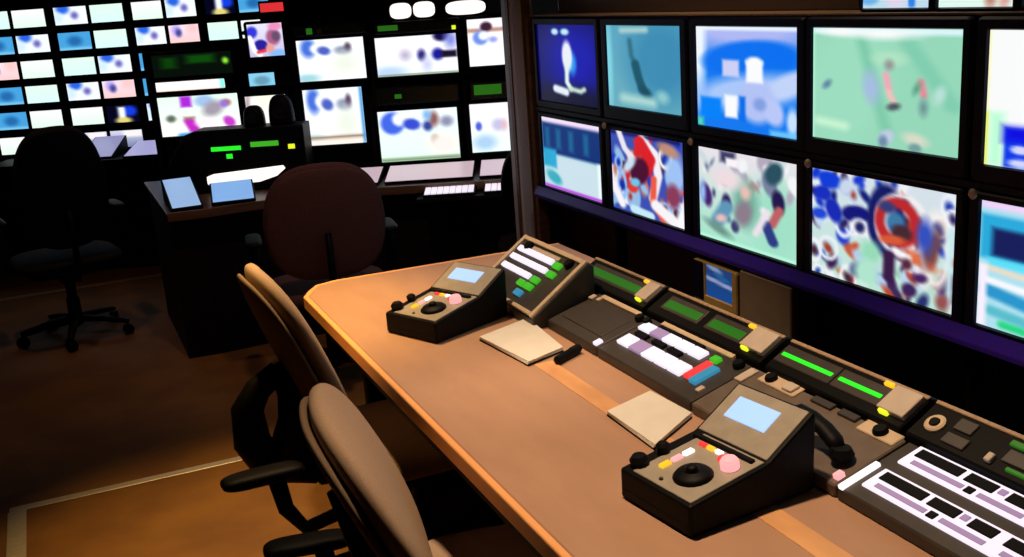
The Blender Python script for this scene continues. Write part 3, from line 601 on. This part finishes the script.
# ------------------------------------------------------------------ left operator bank
TD = Vector((.908, -.42)).normalized(); ND = Vector((.42, .908)).normalized(); BRZ = math.atan2(TD.y, TD.x)
def bankpos(a, D, z): # a along the bank, D crossing of the plane with x=0
    p = Vector((0, D)) + TD*a; return (p.x, p.y, z)
bd = thing('operator_desk', 'dark operator desk with brown front edge under the left monitors', 'desk', (0, 0, 0))
c0, c1 = Vector((1.30, 5.07)), Vector((2.30, 4.607)); back = ND*.40
poly = [(.44, 5.105), (.60, 5.08), (.90, 5.10), tuple(c0), tuple(c1), tuple(c1+back*1.45), (.95, 6.0), (.44, 6.2)]
MB().prism(poly, .715, .74, 'z', .003).build('worktop', mat('dark_worktop', (.10, .055, .035), .35, noise=(6, (.075, .04, .028), (1, 1, 1))), bd)
MB().prism([(.44, 5.09), (.60, 5.065), (.90, 5.085), (1.297, 5.055), (2.29, 4.595), (2.30, 4.606), (1.30, 5.0695), (.90, 5.0995), (.60, 5.0795), (.44, 5.1045)], .705, .745, 'z', .001).build('edge_band', brownwood, bd)
MB().prism([(.45, 5.21), (.60, 5.20), (.90, 5.22), (1.33, 5.18), (1.75, 4.99), (1.76, 5.02), (1.34, 5.21), (.90, 5.25), (.60, 5.23), (.45, 5.24)], 0, .715, 'z').build('front_panel', dark, bd)
MB().box(.45, .475, 5.245, 6.1, 0, .715, .002).build('side_panel', dark, bd)
MB().box(1.70, 2.20, 0, .22, .682, .6995, .002).build('keyboard_tray', dark, bd, mx=Matrix.Translation(bankpos(0, 5.51, 0)) @ Matrix.Rotation(BRZ, 4, 'Z'))
bm_ = thing('monitor_bridge', 'black framework behind the left bank of monitors', 'stand', bankpos(0, 6.07, 0), BRZ)
for a, zt in ((.54, 1.44), (1.045, 1.44), (1.30, 1.495), (1.70, 1.495), (2.165, 1.495), (2.42, 1.495)): MB().box(a-.013, a+.013, .07, .12, .7405, zt, .003).build('post', dark, bm_)
for a, z in ((.54, .765), (.54, 1.225), (1.06, 1.495)): MB().box(a, 2.42, .06, .12, z, z+.02, .003).build('cross_bar', dark, bm_)
MB().box(.54, 1.06, .125, .14, .7405, 1.44).build('back_panel', dark, bm_); MB().box(1.06, 2.42, .125, .14, .7405, 1.51).build('back_panel', dark, bm_)
FACE = lambda tint=(250, 252, 250): [('g', (245, 250, 252), tint), ('e', .17, .20, .11, .22, 0, (70, 110, 215), .08), ('e', .30, .22, .10, .12, 0, (248, 250, 252), .06), ('e', .40, .28, .09, .11, -.6, (75, 95, 190), .06), ('e', .68, .30, .12, .10, .3, (130, 140, 170), .08), ('e', .76, .22, .05, .10, 0, (90, 70, 95), .05), ('e', .7, .62, .2, .25, 0, (232, 238, 225), .25), ('e', .12, .92, .18, .10, 0, (160, 210, 220), .1)]
def bank_mon(label, a0, a1, z0, z1, ops, D=6.07, bz=.012, nx=44, ny=30, name='desk_monitor', group='left bank monitors', gain=1.15):
    ow, oh = a1-a0+2*bz, z1-z0+2*bz
    return monitor(name, label, 'monitor', ow, oh, -(a1-a0)/2, bz, a1-a0, z1-z0, bankpos((a0+a1)/2, D, z0-bz), BRZ, ops, nx, ny, group, .055, black, gain=gain)
bank_mon('bright monitor with blue swirl, upper of pair beside yellow lamp', 1.337, 1.682, 1.242, 1.452, FACE())
bank_mon('bright monitor with blue swirl, lower of pair beside yellow lamp', 1.340, 1.648, .915, 1.205, FACE() + [('r', 0, .84, 1, .90, (150, 125, 100), .04), ('r', 0, .90, 1, 1, (250, 235, 225), .04), ('r', .95, 0, 1, 1, (70, 150, 220), .05)])
bank_mon('pale monitor with dark blue dots under twin white lamps', 1.735, 2.150, 1.240, 1.438, [('g', (250, 245, 252), (240, 250, 255)), ('e', .36, .48, .06, .12, 0, (185, 175, 200), .1), ('e', .56, .50, .05, .14, 0, (45, 40, 120), .05), ('e', .76, .50, .07, .15, 0, (25, 25, 150), .05), ('r', .80, .42, 1, .60, (25, 15, 40), .05), ('e', .82, .04, .10, .14, 0, (15, 10, 70), .06), ('e', .15, .9, .2, .15, 0, (185, 210, 240), .15), ('e', .62, .75, .05, .15, 0, (200, 200, 240), .1), ('r', 0, .95, 1, 1, (130, 150, 120), .04), ('e', .93, .15, .07, .2, 0, (130, 140, 220), .1)])
bank_mon('white monitor with blue ring and small figures, lower middle of bank', 1.712, 2.125, .805, 1.070, [('g', (240, 250, 255), (225, 250, 235)), ('e', .18, .24, .15, .22, 0, (65, 100, 225), .05), ('e', .27, .17, .09, .13, 0, (240, 248, 250), .05), ('e', .42, .28, .10, .12, -.6, (55, 75, 205), .05), ('e', .62, .33, .06, .10, 0, (50, 65, 150), .05), ('e', .70, .20, .06, .14, 0, (140, 90, 90), .06), ('e', .86, .26, .08, .10, 0, (140, 140, 170), .08), ('e', .70, .60, .05, .09, 0, (165, 125, 100), .05), ('e', .62, .12, .05, .1, 0, (130, 180, 230), .06), ('e', .8, .7, .2, .2, 0, (245, 235, 230), .2), ('r', 0, .93, 1, 1, (120, 150, 110), .04)])
bank_mon('narrow bright monitor beside the pillar, upper one', 2.205, 2.42, 1.262, 1.498, [('g', (250, 245, 252), (245, 252, 255)), ('r', 0, .20, 1, .28, (180, 130, 110), .06), ('e', .45, .17, .14, .10, 0, (60, 30, 50), .05), ('e', .3, .40, .18, .15, 0, (110, 140, 225), .07), ('e', .38, .36, .12, .09, 0, (240, 248, 255), .06), ('e', .6, .45, .1, .06, 0, (150, 160, 230), .06)])
bank_mon('narrow bright monitor beside the pillar, lower one', 2.185, 2.42, .825, 1.078, [('g', (245, 240, 245), (235, 250, 250)), ('e', .18, .46, .07, .09, 0, (75, 95, 215), .05), ('e', .62, .45, .14, .12, 0, (195, 190, 225), .1), ('e', .75, .46, .06, .1, 0, (225, 180, 190), .1), ('e', .3, .8, .25, .15, 0, (170, 205, 235), .15)])
bank_mon('large colourful monitor with magenta patches above green console', .590, 1.010, 1.010, 1.215, [('g', (225, 250, 235), (250, 250, 245)), ('r', .28, 0, .42, .28, (170, 40, 215), .05), ('e', .58, .15, .12, .15, 0, (160, 190, 230), .08), ('e', .68, .35, .12, .2, .3, (160, 150, 165), .1), ('e', .85, .22, .06, .09, 0, (170, 110, 110), .05), ('e', .82, .25, .05, .09, 0, (150, 110, 215), .05), ('e', .14, .55, .06, .09, 0, (95, 105, 90), .05), ('l', [(.36, .62), (.42, .88)], .07, (190, 40, 190), .05), ('r', .30, .52, .44, .58, (150, 135, 100), .05), ('e', .86, .70, .07, .14, -.2, (195, 60, 200), .04), ('e', .6, .7, .15, .12, 0, (250, 235, 245), .1), ('l', [(.25, .98), (.8, .92)], .05, (60, 150, 225), .06)])
bank_mon('dark monitor with dim green blocks and one green dot', .592, 1.005, 1.312, 1.428, [('f', (6, 14, 8)), ('r', .12, .15, .30, .62, (10, 60, 8), .12), ('r', .44, .10, .78, .45, (12, 70, 10), .12), ('e', .92, .42, .035, .13, 0, (140, 240, 50), .04)], nx=50, ny=20)
bank_mon('long low white lit strip under dark green monitor', .594, .955, 1.240, 1.292, [('f', (255, 250, 245)), ('r', .93, 0, 1, 1, (120, 240, 230), .06), ('r', 0, .92, 1, 1, (250, 180, 160), .1)], bz=.006, nx=30, ny=10, name='light_strip_monitor')
bank_mon('monitor with blue and pink figures under the red sign', 1.098, 1.280, 1.382, 1.548, [('g', (225, 225, 245), (200, 190, 225)), ('e', .12, .25, .16, .18, .3, (50, 55, 210), .08), ('e', .34, .66, .20, .18, 0, (40, 30, 150), .05), ('l', [(.05, .4), (.15, .8), (.3, .95)], .07, (250, 245, 250), .05), ('l', [(.25, .86), (.45, .82)], .05, (230, 60, 60), .04), ('e', .72, .42, .2, .25, 0, (165, 90, 130), .1), ('e', .80, .40, .12, .15, 0, (100, 75, 105), .08), ('e', .8, .1, .2, .12, 0, (230, 140, 185), .08), ('e', .8, .92, .25, .12, 0, (130, 180, 240), .08), ('e', .6, .75, .12, .12, 0, (235, 150, 140), .08)])
bank_mon('small pale blue monitor above two black desk speakers', 1.076, 1.212, 1.238, 1.306, [('f', (130, 200, 230)), ('e', .5, .6, .3, .35, 0, (100, 150, 175), .2)], nx=24, ny=14, bz=.014)
bank_mon('white monitor screen behind two black desk speakers', 1.042, 1.255, 1.022, 1.192, [('g', (250, 248, 225), (235, 235, 245)), ('e', .1, .25, .1, .3, 0, (170, 150, 160), .1), ('e', .2, .25, .1, .3, 0, (245, 245, 240), .1), ('r', 0, .92, 1, 1, (130, 110, 150), .06)], bz=.008)
# dark header displays with green tallies
def header(label, a0, a1, z0, z1, leds, D=6.055):
    t = thing('tally_display', label, 'display', bankpos((a0+a1)/2, D, z0), BRZ, 'dark tally displays over monitors')
    wd = a1-a0
    MB().box(-wd/2, wd/2, 0, .07, 0, z1-z0, .004).build('housing', black, t)
    MB().box(-wd/2+.008, wd/2-.008, -.0015, .001, .008, z1-z0-.008, .0005).build('window', mat('dark_green_window', (.006, .012, .006), .25, noise=(40, (.008, .016, .007), (1, 1, 1))), t)
    for u, v, lw, lh, m in leds:
        MB().box(-wd/2+u*wd, -wd/2+u*wd+lw, -.004, -.001, v*(z1-z0), v*(z1-z0)+lh, .0008).build('tally_light', m, t)
header('dark tally display with green and red marks above blue swirl monitor', 1.33, 1.70, 1.466, 1.524, [(.18, .2, .03, .03, greendim), (.32, .25, .025, .022, mat('dim_red_mark', (.10, .015, .012), .5, noise=(30, (.08, .01, .01), (1, 1, 1))))])
header('dark tally display with green bar under twin white lamps', 1.735, 2.16, 1.452, 1.510, [(.05, .3, .10, .026, greendim), (.92, .05, .02, .02, yellowled)])
header('dark tally display with green mark above white blue-ring monitor', 1.715, 2.14, 1.10, 1.19, [(.22, .35, .035, .022, greendim)])
header('dark tally display with broad green block beside the pillar', 2.19, 2.42, 1.10, 1.19, [(.10, .25, .14, .05, greendim)])
# lamps along the top of the bank
for lb, a0, a1, z0, z1, n in (('twin round white lamps on top of the left bank', 1.842, 2.08, 1.515, 1.605, 2), ('wide white lamp box on the bank top beside the pillar', 2.12, 2.34, 1.515, 1.595, 1)):
    t = thing('lamp_box', lb, 'lamp', bankpos((a0+a1)/2, 6.13, z0), BRZ); wd = a1-a0; h = z1-z0
    MB().box(-wd/2, wd/2, 0, .05, 0, h, .006, 2).build('housing', black, t)
    for i in range(n):
        c = -wd/2 + wd*(i+.5)/n
        MB().pad(wd/n*.46*2, .02, h*.86, 3.2, 3, 6, plane='yz').build('diffuser', whitelamp, t, smooth=True, mx=Matrix.Translation((c, -.001, h/2)))
rs = thing('sign_box', 'small red illuminated sign above the left bank', 'sign', bankpos(1.258, 6.165, 1.515), BRZ)
MB().box(-.066, .066, 0, .05, 0, .140, .004).build('housing', black, rs); MB().box(-.056, .062, -.004, .001, .085, .128, .001).build('red_panel', glow('red_sign', (225, 50, 55), 1.0), rs)
# black desk speakers in front of the screen
for lb, a, h, wq in (('low rounded black desk speaker, left of the two', 1.055, .10, .105), ('taller domed black desk speaker, right of the two', 1.195, .145, .125)):
    p = bankpos(a, 5.92, 1.0575)
    t = thing('desk_speaker', lb, 'speaker', p, BRZ, 'desk speakers on the green-lit console')
    MB().pad(wq, .09, h*2, 3.5, 3, 8, lambda co: Vector((co.x, co.y, max(co.z, -h*.0)))).build('cabinet', black, t, smooth=True)
    MB().lathe([(wq*.30, 0), (wq*.30, .003), (wq*.2, .001), (0, .004)], n=16, mx=Matrix.Translation((0, -.046, h*.45)) @ Matrix.Rotation(PI/2, 4, 'X')).build('cone', dark, t)
# console with green readouts
lc = thing('led_console', 'black console with green readouts and a long white lit strip', 'console', bankpos(.93, 5.84, .745), BRZ)
MB().prism([(-.40, 0), (-.37, .12), (-.26, .29), (-.2, .31), (.345, .31), (.345, 0)], 0, .17, 'y', .006, 2).build('housing', black, lc)
for x0, x1, z0, z1, m in ((-.125, .025, .205, .226, greenbright), (.075, .215, .215, .24, greenled), (-.052, -.022, .165, .188, greenbright), (.262, .295, .195, .218, yellowled)):
    MB().box(x0, x1, -.005, .001, z0, z1, .001).build('readout', m, lc)
MB().prism([(-.165, .045), (-.15, .03), (.10, .04), (.19, .065), (.235, .10), (.225, .115), (-.13, .092), (-.165, .08)], -.008, .001, 'y', .002).build('lit_strip', whitelamp, lc)
# tilted pale sheets on the left desks
def add_glow_sheet(label, x0, x1, y0, z0, dep, rise, rz, col, lo=.745):
    t = thing('glow_sheet', label, 'panel', ((x0+x1)/2, y0, lo), rz, 'tilted sheets given a glow on the left desks'); wd = x1-x0
    MB().prism([(0, 0), (0, .012), (dep, rise+.012), (dep, 0)], -wd/2-.008, wd/2+.008, 'x', .002).build('wedge_base', black, t)
    F = Matrix.Translation((0, 0, .012)) @ Matrix.Rotation(math.atan2(rise, dep), 4, 'X')
    MB().box(-wd/2, wd/2, .006, math.hypot(dep, rise)-.006, -.001, .003, .001).build('glow_face', glow('monitor_glow_on_sheet_%d_%d_%d' % col, col, .9), t, mx=F)  # emission in place of monitor light falling on the sheet
add_glow_sheet('pale blue sheet with added glow at operator desk corner', .47, .60, 5.12, .74, .30, .095, R(0), (150, 185, 230))
add_glow_sheet('wide blue sheet with added glow under the long white strip', .655, .845, 5.12, .74, .22, .06, R(-8), (135, 180, 240))
def kbd(label, a0, a1, D):
    t = thing('keyboard', label, 'keyboard', bankpos((a0+a1)/2, D, .7), BRZ, 'keyboards lit along the desk edge'); wd = a1-a0
    MB().prism([(0, 0), (0, .012), (.12, .028), (.12, 0)], -wd/2, wd/2, 'x', .002).build('case', black, t)
    F = Matrix.Translation((0, 0, .012)) @ Matrix.Rotation(math.atan2(.016, .12), 4, 'X'); n = max(4, int(wd/.03))
    for j in range(3):
        for i in range(n):
            MB().box(-wd/2+.006+(wd-.012)*i/n, -wd/2+.003+(wd-.012)*(i+1)/n, .012+j*.034, .04+j*.034, -.001, .006, .001).build('key', whitekey, t, mx=F)
kbd('white-lit keyboard on the desk under the blue-ring monitor', 1.74, 1.99, 5.53)
kbd('white-lit short keyboard on the desk beside the pillar', 2.03, 2.16, 5.53)
# counter under the monitors; emission stands in for their light on it
for lb, a0, a1 in (('pale counter with added monitor glow under the blue-ring monitor', 1.70, 2.14), ('pale counter with added monitor glow beside the pillar', 2.17, 2.42), ('pale counter with added monitor glow right of dark red chair', 1.52, 1.67)):
    p = bankpos((a0+a1)/2, 5.93, .745)
    t = thing('counter_glow', lb, 'panel', p, BRZ, 'counters with added monitor glow'); wd = a1-a0
    F = Matrix.Rotation(R(9), 4, 'X')
    MB().prism([(-.16, 0), (-.16, .010), (.09, .05), (.09, 0)], -wd/2, wd/2, 'x', .002).build('base', black, t); MB().box(-wd/2+.004, wd/2-.004, -.155, .085, .034, .038, .001).build('glow_face', glow('monitor_glow_on_counter', (205, 180, 190), .9), t, mx=F)

# ------------------------------------------------------------------ far racks with twin screens
RD = 8.0
COLS = [(-.345, .134), (.181, .660), (.703, 1.145), (1.190, 1.63)]
ROWT = [1.712, 1.547, 1.381, 1.215, 1.048, .880]
colname = ['first column', 'second column', 'third column', 'fourth column']
rowname = ['top row', 'second row', 'third row', 'fourth row', 'fifth row', 'sixth row']
for ci, (a0, a1) in enumerate(COLS):
    t = thing('equipment_rack', 'black equipment rack of twin screens, %s from the left' % colname[ci], 'rack', bankpos((a0+a1)/2, RD, 0), BRZ, 'far equipment racks'); wd = a1-a0+.036
    for s in (-1, 1): MB().box(s*(wd/2)-.008, s*(wd/2)+.008, .012, .40, 0, 1.80, .002).build('side_panel', dark, t)
    MB().box(-wd/2, wd/2, .02, .40, 1.78, 1.80, .002).build('top_panel', dark, t)
    MB().box(-wd/2+.01, wd/2-.01, .02, .38, 0, .70, .002).build('lower_cabinet', dark, t)
    MB().box(-wd/2+.01, wd/2-.01, .38, .40, .70, 1.78).build('rear_panel', dark, t)
TW = [('g', (248, 245, 248), (225, 252, 235))]
TP = [('g', (225, 250, 235), (215, 250, 245))]
TF = [('f', (240, 246, 250)), ('e', .28, .10, .20, .28, 0, (40, 100, 225), .15), ('e', .62, .50, .11, .20, 0, (110, 105, 190), .12), ('e', .1, .6, .15, .3, 0, (210, 235, 252), .15)]
TK = [('g', (245, 225, 240), (250, 205, 205)), ('e', .25, .3, .14, .3, 0, (180, 160, 240), .15), ('e', .32, .45, .10, .22, 0, (70, 70, 150), .1), ('e', .8, .2, .2, .3, 0, (250, 200, 200), .2)]
TB = [('f', (70, 160, 220)), ('e', .5, .5, .22, .28, 0, (35, 105, 170), .2), ('r', 0, .9, 1, 1, (150, 215, 240), .2)]
TD_ = [('f', (5, 5, 30)), ('e', .72, .35, .22, .3, 0, (20, 60, 225), .15), ('r', .36, .1, .58, .9, (240, 245, 250), .1), ('e', .5, .9, .25, .2, 0, (225, 210, 120), .15)]
TL = [('g', (215, 215, 240), (120, 130, 170)), ('r', .4, 0, 1, .4, (245, 240, 240), .15)]
tiles = {(0, 0): (TP, TW), (0, 1): (TF, TP), (0, 2): (TW, TF), (0, 3): (TD_, TB), (1, 0): (TB, TF), (1, 1): (TB, TP), (1, 2): (TF, TK), (1, 3): (TP, TW), (2, 0): (TK, TW), (2, 1): (TP, TF), (2, 2): (TB, TD_), (3, 0): (TB, TP), (3, 1): (TF, TK), (3, 2): (TB, TF), (4, 0): (TB, TW), (4, 1): (TW, TD_), (4, 2): (TF, TB), (5, 0): (TW, TL), (5, 1): (TL, TL)}
for (r, c), (pa, pb) in tiles.items():
    a0, a1 = COLS[c]; wd = a1-a0; zt = ROWT[r]
    t = thing('twin_screen_unit', 'twin-screen rack unit in %s, %s from the left' % (rowname[r], colname[c]), 'monitor', bankpos((a0+a1)/2, RD, zt-.135), BRZ, 'twin-screen rack units')
    MB().box(-wd/2-.009, wd/2+.009, 0, .14, -.010, .148, .004).build('housing', black, t)
    for k, p in enumerate((pa, pb)):
        x0 = -wd/2+.006 + k*(wd/2+.004)
        screen(t, x0, .016, wd/2-.022, .113, -.0015, p, 22, 14, gain=1.1)
# rack desk in front with lavender sheets made to glow for monitor light
rd = thing('rack_desk', 'dark desk before the far racks of twin screens', 'desk', bankpos(.28, 7.55, 0), BRZ)
MB().box(-.75, .62, 0, .42, .70, .735, .004).build('worktop', dark, rd); MB().box(-.72, .60, .05, .08, 0, .70, .003).build('front_panel', dark, rd)
for s in (-.72, .58): MB().box(s, s+.02, .08, .40, 0, .70, .002).build('side_panel', dark, rd)
for lb, a, wq, y, dep, rise, col in (('dim lavender sheet with added glow on far rack desk, left one', -.02, .20, .06, .30, .10, (150, 150, 195)), ('brighter lavender sheet with added glow on far rack desk, right one', .30, .24, .02, .28, .06, (170, 168, 215))):
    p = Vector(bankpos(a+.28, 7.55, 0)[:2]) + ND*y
    add_glow_sheet(lb, p.x-wq/2, p.x+wq/2, p.y, .74, dep, rise, BRZ, col, .7355)
